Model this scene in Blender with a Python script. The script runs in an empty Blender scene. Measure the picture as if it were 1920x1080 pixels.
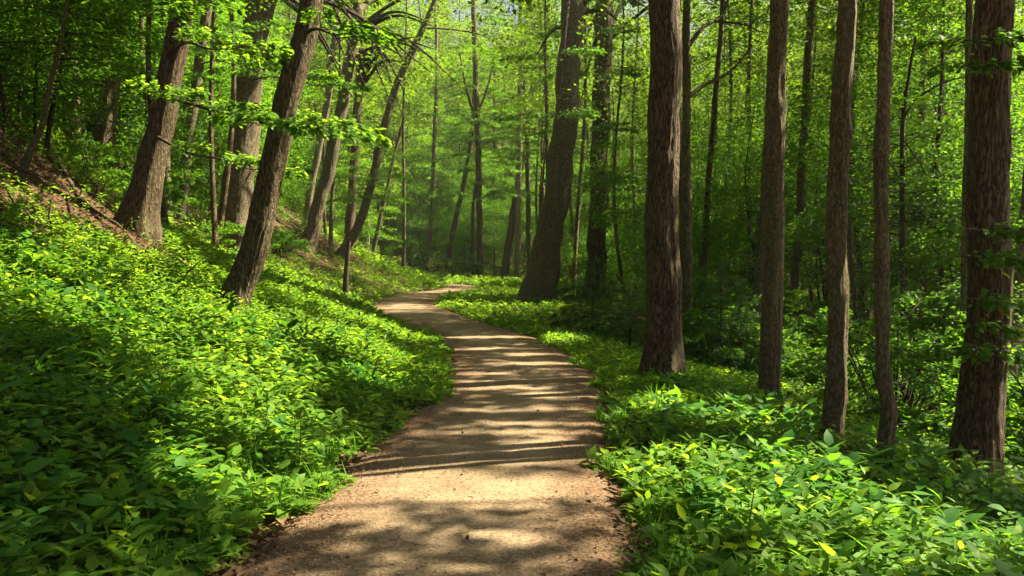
import bpy, math, random
import numpy as np
from mathutils import Vector

# ------------------------------------------------------------------ camera, sky, sun
sc = bpy.context.scene
col = sc.collection
F, CX, CY, CAMZ = 1600.0, 960.0, 540.0, 1.6
PITCH = -math.atan(43.0 / F)
cam_d = bpy.data.cameras.new('camera')
cam = bpy.data.objects.new('camera', cam_d)
col.objects.link(cam)
cam.location = (0, 0, CAMZ)
cam.rotation_euler = (math.pi / 2 + PITCH, 0, 0)
cam_d.sensor_width = 36
cam_d.lens = 36 * F / 1920
cam_d.clip_end = 1500
sc.camera = cam

SUN_EL, SUN_AZ = math.radians(50), math.radians(72)      # azimuth clockwise from +Y (the view direction)
S = np.array([math.cos(SUN_EL) * math.sin(SUN_AZ), math.cos(SUN_EL) * math.cos(SUN_AZ), math.sin(SUN_EL)])
w = bpy.data.worlds.new('World')
sc.world = w
w.use_nodes = True
nt = w.node_tree
bg = nt.nodes['Background']
sky = nt.nodes.new('ShaderNodeTexSky')
sky.sky_type = 'NISHITA'
sky.sun_disc = False
sky.sun_elevation = SUN_EL
sky.sun_rotation = SUN_AZ
sky.dust_density = 5.0
sky.air_density = .7
sky.ozone_density = 0.3
nt.links.new(sky.outputs[0], bg.inputs[0])
bg.inputs[1].default_value = 0.031
sl = bpy.data.lights.new('sun', 'SUN')
so = bpy.data.objects.new('sun', sl)
col.objects.link(so)
sl.energy = 5.0
sl.angle = math.radians(0.5)
sl.color = (1.0, 0.89, 0.67)
so.rotation_euler = Vector(S).to_track_quat('Z', 'Y').to_euler()
so.location = (20, 5, 40)

sc.view_settings.view_transform = 'Standard'
sc.view_settings.look = 'None'
sc.view_settings.gamma = 1
sc.view_settings.exposure = 2.58
sc.render.engine = 'CYCLES'
cy = sc.cycles
cy.max_bounces = 8
cy.diffuse_bounces = 6
cy.glossy_bounces = 2
cy.transmission_bounces = 6
cy.transparent_max_bounces = 4
cy.caustics_reflective = False
cy.caustics_refractive = False
cy.use_denoising = True
cy.sample_clamp_indirect = 6

rng = np.random.default_rng(7)

# ------------------------------------------------------------------ helpers
def pxdir(x, y):
    c, s = math.cos(PITCH), math.sin(PITCH)
    a, b = (x - CX) / F, (CY - y) / F
    return np.array([a, c - b * s, s + b * c])

def at(x, y, Y):
    d = pxdir(x, y)
    return np.array([0, 0, CAMZ]) + d * (Y / d[1])

def hash3(i, j, k):
    h = (i.astype(np.int64) * 374761393 + j.astype(np.int64) * 668265263 + k.astype(np.int64) * 2147483647) & 0xffffffff
    h = ((h ^ (h >> 13)) * 1274126177) & 0xffffffff
    h = ((h ^ (h >> 16)) * 2246822519) & 0xffffffff
    return ((h ^ (h >> 15)) & 0xffffff) / float(0xffffff)

def vnoise(x, y, z=None):
    x = np.asarray(x, float); y = np.asarray(y, float)
    z = np.zeros_like(x) if z is None else np.asarray(z, float)
    xi, yi, zi = np.floor(x), np.floor(y), np.floor(z)
    fx, fy, fz = x - xi, y - yi, z - zi
    fx, fy, fz = [f * f * (3 - 2 * f) for f in (fx, fy, fz)]
    r = 0
    for a in (0, 1):
        for b in (0, 1):
            for c in (0, 1):
                wt = (fx if a else 1 - fx) * (fy if b else 1 - fy) * (fz if c else 1 - fz)
                r = r + wt * hash3(xi + a, yi + b, zi + c)
    return r                                                # 0..1

def fbm(x, y, z=None, o=3):
    r, amp, tot, f = 0, 1.0, 0, 1.0
    for k in range(o):
        r = r + amp * vnoise(np.asarray(x) * f + 17 * k, np.asarray(y) * f + 5 * k, None if z is None else np.asarray(z) * f)
        tot += amp; amp *= .5; f *= 2.03
    return r / tot

def sstep(a, b, x):
    t = np.clip((x - a) / (b - a), 0, 1)
    return t * t * (3 - 2 * t)

def catmull(P, n):
    P = np.asarray(P, float)
    P = np.vstack([2 * P[0] - P[1], P, 2 * P[-1] - P[-2]])
    m = len(P) - 3
    t = np.linspace(0, m - 1e-6, n)
    i = t.astype(int); f = (t - i)[:, None]
    a, b, c, d = P[i], P[i + 1], P[i + 2], P[i + 3]
    return .5 * (2 * b + (c - a) * f + (2 * a - 5 * b + 4 * c - d) * f ** 2 + (3 * b - a - 3 * c + d) * f ** 3)

def norm(v):
    return v / np.maximum(np.linalg.norm(v, axis=-1, keepdims=True), 1e-9)

class MB:                                                    # collects faces, links them as one mesh object
    def __init__(s):
        s.v, s.f, s.n, s.mi = [], {3: [], 4: []}, 0, {3: [], 4: []}
    def add(s, v, faces, mat=0):
        for f in faces:
            k = f.shape[1]
            s.f[k].append(f + s.n); s.mi[k].append(np.full(len(f), mat, np.int32))
        s.v.append(v); s.n += len(v)
    def mesh(s, name, mats, smooth=True):
        me = bpy.data.meshes.new(name)
        v = np.vstack(s.v).astype(np.float32)
        me.vertices.add(len(v)); me.vertices.foreach_set('co', v.ravel())
        fs, tot, mi = [], [], []
        for k in (3, 4):
            if s.f[k]:
                a = np.vstack(s.f[k]); fs.append(a.ravel()); tot.append(np.full(len(a), k)); mi.append(np.concatenate(s.mi[k]))
        fs = np.concatenate(fs).astype(np.int32); tot = np.concatenate(tot).astype(np.int32); mi = np.concatenate(mi)
        me.loops.add(len(fs)); me.loops.foreach_set('vertex_index', fs)
        me.polygons.add(len(tot))
        st = np.concatenate([[0], np.cumsum(tot)[:-1]]).astype(np.int32)
        me.polygons.foreach_set('loop_start', st)
        me.polygons.foreach_set('loop_total', tot)
        me.polygons.foreach_set('material_index', mi.astype(np.int32))
        me.polygons.foreach_set('use_smooth', np.full(len(tot), smooth))
        for m in (mats if isinstance(mats, (list, tuple)) else [mats]): me.materials.append(m)
        me.update(calc_edges=True)
        return me

def link(name, me, parent=None, loc=None):
    o = bpy.data.objects.new(name, me)
    col.objects.link(o)
    if parent: o.parent = parent
    if loc is not None: o.location = [float(a) for a in loc]
    return o

def tag(o, label=None, cat=None, group=None, kind=None):
    for k, v in (('label', label), ('category', cat), ('group', group), ('kind', kind)):
        if v: o[k] = v
    return o

def thing(name, label, cat, loc, group=None, rz=0, sc_=None):
    o = link(name, None, None, loc)
    o.rotation_euler.z = rz
    if sc_: o.scale = (sc_, sc_, sc_)
    o.empty_display_size = .2
    return tag(o, label, cat, group)

# leaves: arrays of base point, direction, normal, length, width
def add_leaves(mb, P, D, N, L, W, fold=.18, droop=.0, fine=False, mat=0):
    n = len(P)
    if not n: return
    D = norm(D); Sd = norm(np.cross(D, N)); N = norm(np.cross(Sd, D))
    L = np.asarray(L)[:, None]; W = np.asarray(W)[:, None]
    if not fine:
        mid = P + D * L * .42
        up = N * W * fold
        v = np.stack([P, mid + Sd * W * .5 + up, P + D * L - N * L * droop, mid - Sd * W * .5 + up], 1).reshape(-1, 3)
        b = np.arange(n)[:, None] * 4
        mb.add(v, [b + np.array([[0, 1, 2, 3]])], mat)
    else:
        def c(t): return P + D * L * t - N * L * droop * t * t
        def side(t, k, s): return c(t) + Sd * W * k * s + N * W * fold * k
        v = np.stack([c(0), c(.3), c(.65), c(1.0),
                      side(.26, .48, 1), side(.62, .40, 1), side(.26, .48, -1), side(.62, .40, -1)], 1).reshape(-1, 3)
        b = np.arange(n)[:, None] * 8
        mb.add(v, [b + np.array([[0, 4, 1]]), b + np.array([[0, 1, 6]]), b + np.array([[2, 5, 3]]), b + np.array([[2, 3, 7]]),
                   b + np.array([[1, 4, 5, 2]]), b + np.array([[1, 2, 7, 6]])], mat)

def frames(P):
    T = norm(np.gradient(P, axis=0))
    ref = np.where(np.abs(T[:, 2:3]) > .8, np.array([[0, 1., 0]]), np.array([[0, 0, 1.]]))
    if np.mean(np.abs(T[:, 2])) > .6: ref = np.tile([[0, 1., 0]], (len(P), 1))
    else: ref = np.tile([[0, 0, 1.]], (len(P), 1))
    A = norm(np.cross(T, ref)); B = np.cross(T, A)
    return T, A, B

def add_tube(mb, P, R, segs=6, mat=0, rad=None, cap=True):
    P = np.asarray(P, float); n = len(P)
    T, A, B = frames(P)
    th = np.arange(segs) * 2 * math.pi / segs
    rr = np.asarray(R, float)[:, None] * np.ones((1, segs)) if rad is None else rad
    v = P[:, None, :] + rr[:, :, None] * (np.cos(th)[None, :, None] * A[:, None, :] + np.sin(th)[None, :, None] * B[:, None, :])
    i = np.arange(n - 1)[:, None] * segs; j = np.arange(segs)[None, :]; j2 = (j + 1) % segs
    q = np.stack([i + j, i + j2, i + segs + j2, i + segs + j], -1).reshape(-1, 4)
    mb.add(v.reshape(-1, 3), [q], mat)

# ------------------------------------------------------------------ materials
def new_mat(name):
    m = bpy.data.materials.new(name); m.use_nodes = True
    t = m.node_tree; t.nodes.clear()
    return m, t, t.nodes, t.links, t.nodes.new('ShaderNodeOutputMaterial')

def ramp(ns, stops):
    r = ns.new('ShaderNodeValToRGB')
    e = r.color_ramp.elements
    while len(e) < len(stops): e.new(.5)
    for k, (p, c) in enumerate(stops):
        e[k].position = p; e[k].color = (*c, 1)
    return r

def leaf_mat(name, stops, tr, fac=.5, rough=.6, spec=.18):
    m, t, ns, lk, out = new_mat(name)
    g = ns.new('ShaderNodeNewGeometry')
    oi = ns.new('ShaderNodeObjectInfo')
    ad = ns.new('ShaderNodeMath'); ad.operation = 'MULTIPLY_ADD'
    ad.inputs[1].default_value = .22; lk.new(oi.outputs['Random'], ad.inputs[0])
    mu = ns.new('ShaderNodeMath'); mu.operation = 'MULTIPLY'; mu.inputs[1].default_value = .78
    lk.new(g.outputs['Random Per Island'], mu.inputs[0]); lk.new(mu.outputs[0], ad.inputs[2])
    r = ramp(ns, stops); lk.new(ad.outputs[0], r.inputs[0])
    p = ns.new('ShaderNodeBsdfPrincipled')
    lk.new(r.outputs[0], p.inputs['Base Color'])
    p.inputs['Roughness'].default_value = rough
    p.inputs['Specular IOR Level'].default_value = spec
    tl = ns.new('ShaderNodeBsdfTranslucent')
    mx = ns.new('ShaderNodeMix'); mx.data_type = 'RGBA'; mx.blend_type = 'MULTIPLY'; mx.inputs[0].default_value = 1
    lk.new(r.outputs[0], mx.inputs[6]); mx.inputs[7].default_value = (*tr, 1)
    lk.new(mx.outputs[2], tl.inputs[0])
    ms = ns.new('ShaderNodeMixShader'); ms.inputs[0].default_value = fac
    lk.new(p.outputs[0], ms.inputs[1]); lk.new(tl.outputs[0], ms.inputs[2])
    lk.new(ms.outputs[0], out.inputs[0])
    return m

TR = (3.1, 2.45, .9)
TRW = (2.8, 2.15, .9)
M_CANOPY = leaf_mat('canopy leaf', [(0, (.035, .10, .008)), (.5, (.06, .145, .010)), (1, (.11, .20, .014))], TRW)
M_UNDER = leaf_mat('understory leaf', [(0, (.03, .10, .009)), (.5, (.052, .15, .011)), (1, (.09, .20, .014))], TRW)
M_HERB = leaf_mat('herb leaf', [(0, (.032, .105, .012)), (.5, (.082, .175, .018)), (.92, (.13, .23, .026)), (1, (.13, .225, .026))], TR, .5, .6, .12)
M_BROAD = leaf_mat('broad herb leaf', [(0, (.035, .10, .007)), (.6, (.06, .15, .009)), (1, (.085, .19, .018))], (2.2, 2.3, 1.2), .42, .55, .12)
M_DEEP = leaf_mat('deep green herb leaf', [(0, (.022, .085, .012)), (.6, (.045, .135, .016)), (1, (.07, .18, .02))], TR, .45, .55, .12)
M_CONIFER = leaf_mat('hemlock needle', [(0, (.02, .07, .010)), (1, (.05, .12, .012))], (1.8, 1.8, 1), .3, .55)
M_LITTER = leaf_mat('dead leaf', [(0, (.045, .025, .012)), (.5, (.105, .058, .026)), (1, (.22, .135, .065))], (1, 1, 1), .15, .7, .2)
M_STEM = leaf_mat('herb stem', [(0, (.05, .09, .015)), (1, (.09, .10, .03))], (1, 1, 1), .1)

def bark_mat(name, dark, light, moss, furrow=34, stretch=.15, bump=.9, patch=0.3):
    m, t, ns, lk, out = new_mat(name)
    tc = ns.new('ShaderNodeTexCoord')
    mp = ns.new('ShaderNodeMapping'); mp.inputs['Scale'].default_value = (1, 1, stretch)
    lk.new(tc.outputs['Object'], mp.inputs[0])
    nz = ns.new('ShaderNodeTexNoise'); nz.inputs['Scale'].default_value = 5; nz.inputs['Detail'].default_value = 3
    lk.new(mp.outputs[0], nz.inputs['Vector'])
    av = ns.new('ShaderNodeVectorMath'); av.operation = 'MULTIPLY_ADD'
    av.inputs[1].default_value = (.16, .16, .10); lk.new(nz.outputs['Color'], av.inputs[0]); lk.new(mp.outputs[0], av.inputs[2])
    n1 = ns.new('ShaderNodeTexNoise'); n1.inputs['Scale'].default_value = furrow; n1.inputs['Detail'].default_value = 2.5; n1.inputs['Roughness'].default_value = .55
    lk.new(av.outputs[0], n1.inputs['Vector'])
    d1 = ns.new('ShaderNodeMath'); d1.operation = 'SUBTRACT'; d1.inputs[1].default_value = .5; lk.new(n1.outputs[0], d1.inputs[0])
    d2 = ns.new('ShaderNodeMath'); d2.operation = 'ABSOLUTE'; lk.new(d1.outputs[0], d2.inputs[0])
    mr = ns.new('ShaderNodeMapRange'); mr.inputs[1].default_value = 0; mr.inputs[2].default_value = .13
    lk.new(d2.outputs[0], mr.inputs[0])
    m2_ = ns.new('ShaderNodeMapping'); m2_.inputs['Scale'].default_value = (1, 1, .45); lk.new(tc.outputs['Object'], m2_.inputs[0])
    n2 = ns.new('ShaderNodeTexNoise'); n2.inputs['Scale'].default_value = 38; n2.inputs['Detail'].default_value = 6; n2.inputs['Roughness'].default_value = .7
    lk.new(m2_.outputs[0], n2.inputs['Vector'])
    h = ns.new('ShaderNodeMath'); h.operation = 'MULTIPLY'
    lk.new(mr.outputs[0], h.inputs[0]); lk.new(n2.outputs[0], h.inputs[1])
    r = ramp(ns, [(.04, dark), (.26, tuple((a * .55 + b * .45) for a, b in zip(dark, light))), (.62, light)])
    lk.new(h.outputs[0], r.inputs[0])
    n3 = ns.new('ShaderNodeTexNoise'); n3.inputs['Scale'].default_value = 2.2; n3.inputs['Detail'].default_value = 4
    lk.new(tc.outputs['Object'], n3.inputs['Vector'])
    m3 = ns.new('ShaderNodeMapRange'); m3.inputs[1].default_value = .48; m3.inputs[2].default_value = .75; m3.inputs[4].default_value = patch
    lk.new(n3.outputs[0], m3.inputs[0])
    mx = ns.new('ShaderNodeMix'); mx.data_type = 'RGBA'
    lk.new(m3.outputs[0], mx.inputs[0]); lk.new(r.outputs[0], mx.inputs[6]); mx.inputs[7].default_value = (*moss, 1)
    p = ns.new('ShaderNodeBsdfPrincipled'); p.inputs['Roughness'].default_value = .88; p.inputs['Specular IOR Level'].default_value = .2
    lk.new(mx.outputs[2], p.inputs['Base Color'])
    b = ns.new('ShaderNodeBump'); b.inputs['Strength'].default_value = bump; b.inputs['Distance'].default_value = .03
    lk.new(h.outputs[0], b.inputs['Height']); lk.new(b.outputs[0], p.inputs['Normal'])
    lk.new(p.outputs[0], out.inputs[0])
    return m

B_BROWN = bark_mat('furrowed brown bark', (.026, .017, .009), (.175, .125, .063), (.10, .11, .05))
B_GREY = bark_mat('furrowed grey bark', (.032, .024, .014), (.235, .185, .105), (.10, .12, .06))
B_SMOOTH = bark_mat('fine scaly bark', (.045, .033, .018), (.165, .13, .062), (.12, .14, .06), 40, .28, .45, .45)
B_PALE = bark_mat('pale smooth bark', (.07, .052, .032), (.25, .20, .125), (.15, .16, .09), 20, .2, .3, .3)
B_DARK = bark_mat('dark twig bark', (.02, .014, .010), (.085, .06, .04), (.06, .07, .03), 30, .3, .4)

def ground_mat():
    m, t, ns, lk, out = new_mat('forest floor')
    tc = ns.new('ShaderNodeTexCoord')
    v = ns.new('ShaderNodeTexVoronoi'); v.inputs['Scale'].default_value = 16
    lk.new(tc.outputs['Object'], v.inputs['Vector'])
    n = ns.new('ShaderNodeTexNoise'); n.inputs['Scale'].default_value = 3; n.inputs['Detail'].default_value = 8; n.inputs['Roughness'].default_value = .7
    lk.new(tc.outputs['Object'], n.inputs['Vector'])
    r1 = ramp(ns, [(0, (.03, .017, .009)), (.5, (.075, .042, .021)), (1, (.15, .085, .042))])
    lk.new(v.outputs['Color'], r1.inputs[0])
    r2 = ramp(ns, [(.35, (.025, .017, .010)), (.7, (.09, .055, .03))])
    lk.new(n.outputs[0], r2.inputs[0])
    mx = ns.new('ShaderNodeMix'); mx.data_type = 'RGBA'; mx.inputs[0].default_value = .5
    lk.new(r1.outputs[0], mx.inputs[6]); lk.new(r2.outputs[0], mx.inputs[7])
    p = ns.new('ShaderNodeBsdfPrincipled'); p.inputs['Roughness'].default_value = .95; p.inputs['Specular IOR Level'].default_value = .1
    lk.new(mx.outputs[2], p.inputs['Base Color'])
    b = ns.new('ShaderNodeBump'); b.inputs['Strength'].default_value = .9; b.inputs['Distance'].default_value = .04
    lk.new(v.outputs['Distance'], b.inputs['Height']); lk.new(b.outputs[0], p.inputs['Normal'])
    lk.new(p.outputs[0], out.inputs[0])
    return m

def path_mat():
    m, t, ns, lk, out = new_mat('sandy gravel')
    tc = ns.new('ShaderNodeTexCoord')
    def noise(s, d=4, r=.6):
        n = ns.new('ShaderNodeTexNoise'); n.inputs['Scale'].default_value = s; n.inputs['Detail'].default_value = d; n.inputs['Roughness'].default_value = r
        lk.new(tc.outputs['Object'], n.inputs['Vector']); return n
    a, b, c = noise(1.3, 5), noise(38, 4, .75), noise(150, 2)
    ra = ramp(ns, [(.3, (.165, .122, .070)), (.7, (.29, .22, .135))]); lk.new(a.outputs[0], ra.inputs[0])
    rb = ramp(ns, [(.36, (.32, .28, .24)), (.5, (.85, .83, .8)), (.68, (1.35, 1.3, 1.25))]); lk.new(b.outputs[0], rb.inputs[0])
    rc = ramp(ns, [(.3, (.55, .52, .5)), (.5, (1, 1, 1)), (.7, (1.3, 1.3, 1.3))]); lk.new(c.outputs[0], rc.inputs[0])
    m1 = ns.new('ShaderNodeMix'); m1.data_type = 'RGBA'; m1.blend_type = 'MULTIPLY'; m1.inputs[0].default_value = .85
    lk.new(ra.outputs[0], m1.inputs[6]); lk.new(rb.outputs[0], m1.inputs[7])
    m2 = ns.new('ShaderNodeMix'); m2.data_type = 'RGBA'; m2.blend_type = 'MULTIPLY'; m2.inputs[0].default_value = .8
    lk.new(m1.outputs[2], m2.inputs[6]); lk.new(rc.outputs[0], m2.inputs[7])
    at_ = ns.new('ShaderNodeAttribute'); at_.attribute_name = 'edge'
    n4 = noise(7, 5, .7)
    ed = ns.new('ShaderNodeMath'); ed.operation = 'MULTIPLY_ADD'; ed.inputs[1].default_value = .9
    lk.new(n4.outputs[0], ed.inputs[0]); lk.new(at_.outputs['Fac'], ed.inputs[2])
    er = ns.new('ShaderNodeMapRange'); er.inputs[1].default_value = .70; er.inputs[2].default_value = 1.14
    lk.new(ed.outputs[0], er.inputs[0])
    rl = ramp(ns, [(.36, (.04, .022, .012)), (.62, (.20, .125, .068))]); lk.new(b.outputs[0], rl.inputs[0])
    m3 = ns.new('ShaderNodeMix'); m3.data_type = 'RGBA'
    lk.new(er.outputs[0], m3.inputs[0]); lk.new(m2.outputs[2], m3.inputs[6]); lk.new(rl.outputs[0], m3.inputs[7])
    p = ns.new('ShaderNodeBsdfPrincipled'); p.inputs['Roughness'].default_value = .95; p.inputs['Specular IOR Level'].default_value = .15
    lk.new(m3.outputs[2], p.inputs['Base Color'])
    sm = ns.new('ShaderNodeMath'); sm.operation = 'ADD'; lk.new(b.outputs[0], sm.inputs[0]); lk.new(c.outputs[0], sm.inputs[1])
    bp = ns.new('ShaderNodeBump'); bp.inputs['Strength'].default_value = .8; bp.inputs['Distance'].default_value = .012
    lk.new(sm.outputs[0], bp.inputs['Height']); lk.new(bp.outputs[0], p.inputs['Normal'])
    lk.new(p.outputs[0], out.inputs[0])
    return m

def stone_mat():
    m, t, ns, lk, out = new_mat('pebble')
    g = ns.new('ShaderNodeNewGeometry')
    r = ramp(ns, [(0, (.10, .065, .04)), (.45, (.24, .165, .095)), (1, (.40, .30, .19))]); lk.new(g.outputs['Random Per Island'], r.inputs[0])
    p = ns.new('ShaderNodeBsdfPrincipled'); p.inputs['Roughness'].default_value = .9
    lk.new(r.outputs[0], p.inputs['Base Color']); lk.new(p.outputs[0], out.inputs[0])
    return m

M_GROUND, M_PATH, M_STONE = ground_mat(), path_mat(), stone_mat()

# ------------------------------------------------------------------ terrain and path
PATH = catmull([(-.95, -6), (-.6, 0), (-.37, 4.4), (-.28, 6.4), (-.08, 8.5), (.08, 11), (.08, 13.5), (-.45, 17.9), (-1.5, 22),
                (-2.85, 27), (-4.15, 33), (-4.85, 39), (-4.8, 46), (-4.05, 53), (-3.55, 60), (-3.9, 65), (-5.8, 70), (-9, 73.5), (-14, 76), (-22, 78), (-34, 79)], 400)
def path_cx(Y):
    k = PATH[:, 1] <= 66
    return np.interp(Y, PATH[k, 1], PATH[k, 0])
def path_dist(X, Y):
    X = np.atleast_1d(X); Y = np.atleast_1d(Y)
    out = np.empty(X.shape)
    flat = out.ravel(); xf, yf = X.ravel(), Y.ravel()
    Q = PATH[::2]
    for i in range(0, len(xf), 20000):
        d = (xf[i:i + 20000, None] - Q[None, :, 0]) ** 2 + (yf[i:i + 20000, None] - Q[None, :, 1]) ** 2
        flat[i:i + 20000] = np.sqrt(d.min(1))
    return flat.reshape(X.shape)
def terrain(X, Y):
    X = np.asarray(X, float); Y = np.asarray(Y, float)
    sh = X.shape; X = np.atleast_1d(X); Y = np.atleast_1d(Y)
    u = X - path_cx(Y)
    pd = path_dist(X, Y)
    dl = np.maximum(-u - 1.35, 0); dr = np.maximum(u - 1.6, 0)
    left = .21 * dl + .032 * dl ** 2
    left = np.where(dl > 11, .21 * 11 + .032 * 121 + (dl - 11) * .45, left)
    left = np.minimum(left, 16) * (1 - .72 * sstep(60, 76, Y))
    right = -.24 * dr + .0065 * dr ** 2
    right = np.where(dr > 18, -.24 * 18 + .0065 * 324 + .02 * (dr - 18), right)
    right = right * (1 - .8 * sstep(17, 36, Y))
    z = np.where(u < 0, left, right)
    z = z + np.maximum(Y - 72, 0) * .03 + np.maximum(Y - 84, 0) * .16
    z = z + ((fbm(X * .35, Y * .35) - .5) * .45 + (fbm(X * 1.7 + 9, Y * 1.7) - .5) * .12) * sstep(1.2, 4, pd)
    z = z * sstep(.9, 2.2, pd) - .03 + (fbm(X * 5, Y * 5) - .5) * .05
    return z.reshape(sh)
def terr1(x, y): return float(terrain(np.array([x]), np.array([y]))[0])
def hit(px, py):
    d = pxdir(px, py); d = d / d[1]
    t = np.concatenate([np.arange(3, 40, .04), np.arange(40, 200, .2)])
    P = np.array([[0, 0, CAMZ]]) + t[:, None] * d
    k = np.argmax(P[:, 2] < terrain(P[:, 0], P[:, 1]))
    return P[k] if k else None

def axis(a, b, fine0, fine1, st, n_out):
    mid = np.arange(fine0, fine1, st)
    lo = fine0 - (np.linspace(1, 0, n_out, endpoint=False) ** 1.8) * (fine0 - a)
    hi = fine1 + (np.linspace(0, 1, n_out) ** 1.8) * (b - fine1)
    return np.concatenate([lo, mid, hi])
gx = axis(-260, 260, -13, 9, .16, 40); gy = axis(-60, 480, 1, 40, .2, 60)
GX, GY = np.meshgrid(gx, gy)
mb = MB()
nx, ny = len(gx), len(gy)
i = (np.arange(ny - 1)[:, None] * nx + np.arange(nx - 1)[None, :]).ravel()
mb.add(np.stack([GX, GY, terrain(GX, GY)], -1).reshape(-1, 3), [np.stack([i, i + 1, i + nx + 1, i + nx], 1)])
tag(link('ground', mb.mesh('ground', M_GROUND)), 'brown leaf covered forest floor rising to the left', kind='structure')

nu = 41
us = np.linspace(-1.3, 1.3, nu)
PP = catmull(PATH[::4], 900)
T = norm(np.gradient(PP, axis=0)); Nn = np.stack([T[:, 1], -T[:, 0]], 1)
XY = PP[:, None, :] + us[None, :, None] * (1 + .06 * sstep(9, 13, PP[:, 1]) + .16 * sstep(20, 32, PP[:, 1]))[:, None, None] * Nn[:, None, :]
pz = .012 + .02 * (1 - (us / 1.3) ** 2) - .07 * sstep(.82, 1.3, np.abs(us))
PZ = pz[None, :] + (fbm(XY[..., 0] * 4, XY[..., 1] * 4) - .5) * .02 + (fbm(XY[..., 0] * .9, XY[..., 1] * .9) - .5) * .03
mb = MB()
i = (np.arange(len(PP) - 1)[:, None] * nu + np.arange(nu - 1)[None, :]).ravel()
mb.add(np.concatenate([XY, PZ[..., None]], -1).reshape(-1, 3), [np.stack([i, i + 1, i + nu + 1, i + nu], 1)])
me = mb.mesh('path', M_PATH)
ea = me.attributes.new('edge', 'FLOAT', 'POINT')
ea.data.foreach_set('value', np.tile(np.abs(us) / 1.3, len(PP)).astype(np.float32))
tag(link('path', me), 'sandy gravel footpath winding away through the wood', kind='structure')

# ------------------------------------------------------------------ gaps cut into the canopy to let the sun through (ground ellipses and tree spots)
LIT = [(-.1, 6.8, 1.25, .20), (-.5, 5.95, 1.3, .42), (-.6, 6.25, .9, .2), (-.3, 4.9, .8, .10), (-1.2, 5.2, .6, .10), (.5, 5.3, .6, .08), (0, 7.95, 1.0, .13), (.4, 8.45, .8, .12), (.1, 9.2, .8, .12),
       (-.5, 10.9, .9, .18), (.7, 10.2, .7, .14), (.3, 13.6, .9, .25), (-.6, 12.4, .6, .16), (-.5, 16, 1.0, .28), (-.4, 18.6, 1, .3), (.3, 15, .7, .2), (-2.2, 23.5, 1.2, .4), (-4, 31, 1.5, .6),
       (-4.6, 36, 1.5, .7), (-4.7, 42, 1.5, .8), (-4.6, 49, 1.6, 1),
       (-1.65, 6.3, .95, .95), (-3.7, 9.1, 1.7, 1.0), (-5.1, 9.5, 1.3, 1.1), (-2.4, 7.8, .8, .5), (-2.9, 12.6, 1.4, 1.3), (-1.7, 10.6, .4, .8), (-3.2, 17, 1.5, 1.8), (-7.4, 38, 1.8, 6), (-6.2, 26, 1.4, 2),
       (1.5, 6.2, .95, .75), (2.5, 5.2, 1.1, .55), (3.4, 5.6, .7, .4), (2.5, 8.4, .75, .6), (1.7, 9.5, .4, .5), (1.9, 4.3, .5, .3), (-1.0, 30, 1.2, 5), (-1.6, 42, 1.6, 5), (1.2, 18, .5, 1.2),
       (-9.0, 17, .8, .5), (-7.0, 15.6, .7, .35), (-5.3, 14.8, .7, .5), (6.3, 11.5, .5, .4)]
SPOTS = []                                                   # (point, radius): the sun ray to the point stays open
def is_lit(P):
    """True for leaf points that would shade an open patch"""
    G = P.copy()
    zg = np.zeros(len(P))
    for k in range(3):
        h = P[:, 2] - zg
        G = P - S[None] * (h / S[2])[:, None]
        zg = np.clip(terrain(G[:, 0], G[:, 1]), -3, 8) + np.where(np.abs(G[:, 0] - path_cx(G[:, 1])) < 1.2, .0, .35)
    wob = (fbm(G[:, 0] * 1.3, G[:, 1] * 4.5) - .5) * 1.3
    m = np.zeros(len(P), bool)
    for (x, y, rx, ry) in LIT:
        q = ((G[:, 0] - x) / rx) ** 2 + ((G[:, 1] - y) / ry) ** 2
        m |= q < 1.25 + wob
    m |= (fbm(G[:, 0] * .8 + 40, G[:, 1] * 4 + 3) > np.where((G[:, 1] > 24) | (G[:, 0] > 5), .46, np.where((G[:, 0] < -5) & (G[:, 1] > 10), .9, .74))) & (P[:, 2] > 1)
    for (c, r) in SPOTS:
        d = P - np.asarray(c)[None]
        t = d @ S
        m |= (t > .3) & (np.linalg.norm(d - t[:, None] * S[None], axis=1) < r)
    return m

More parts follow.
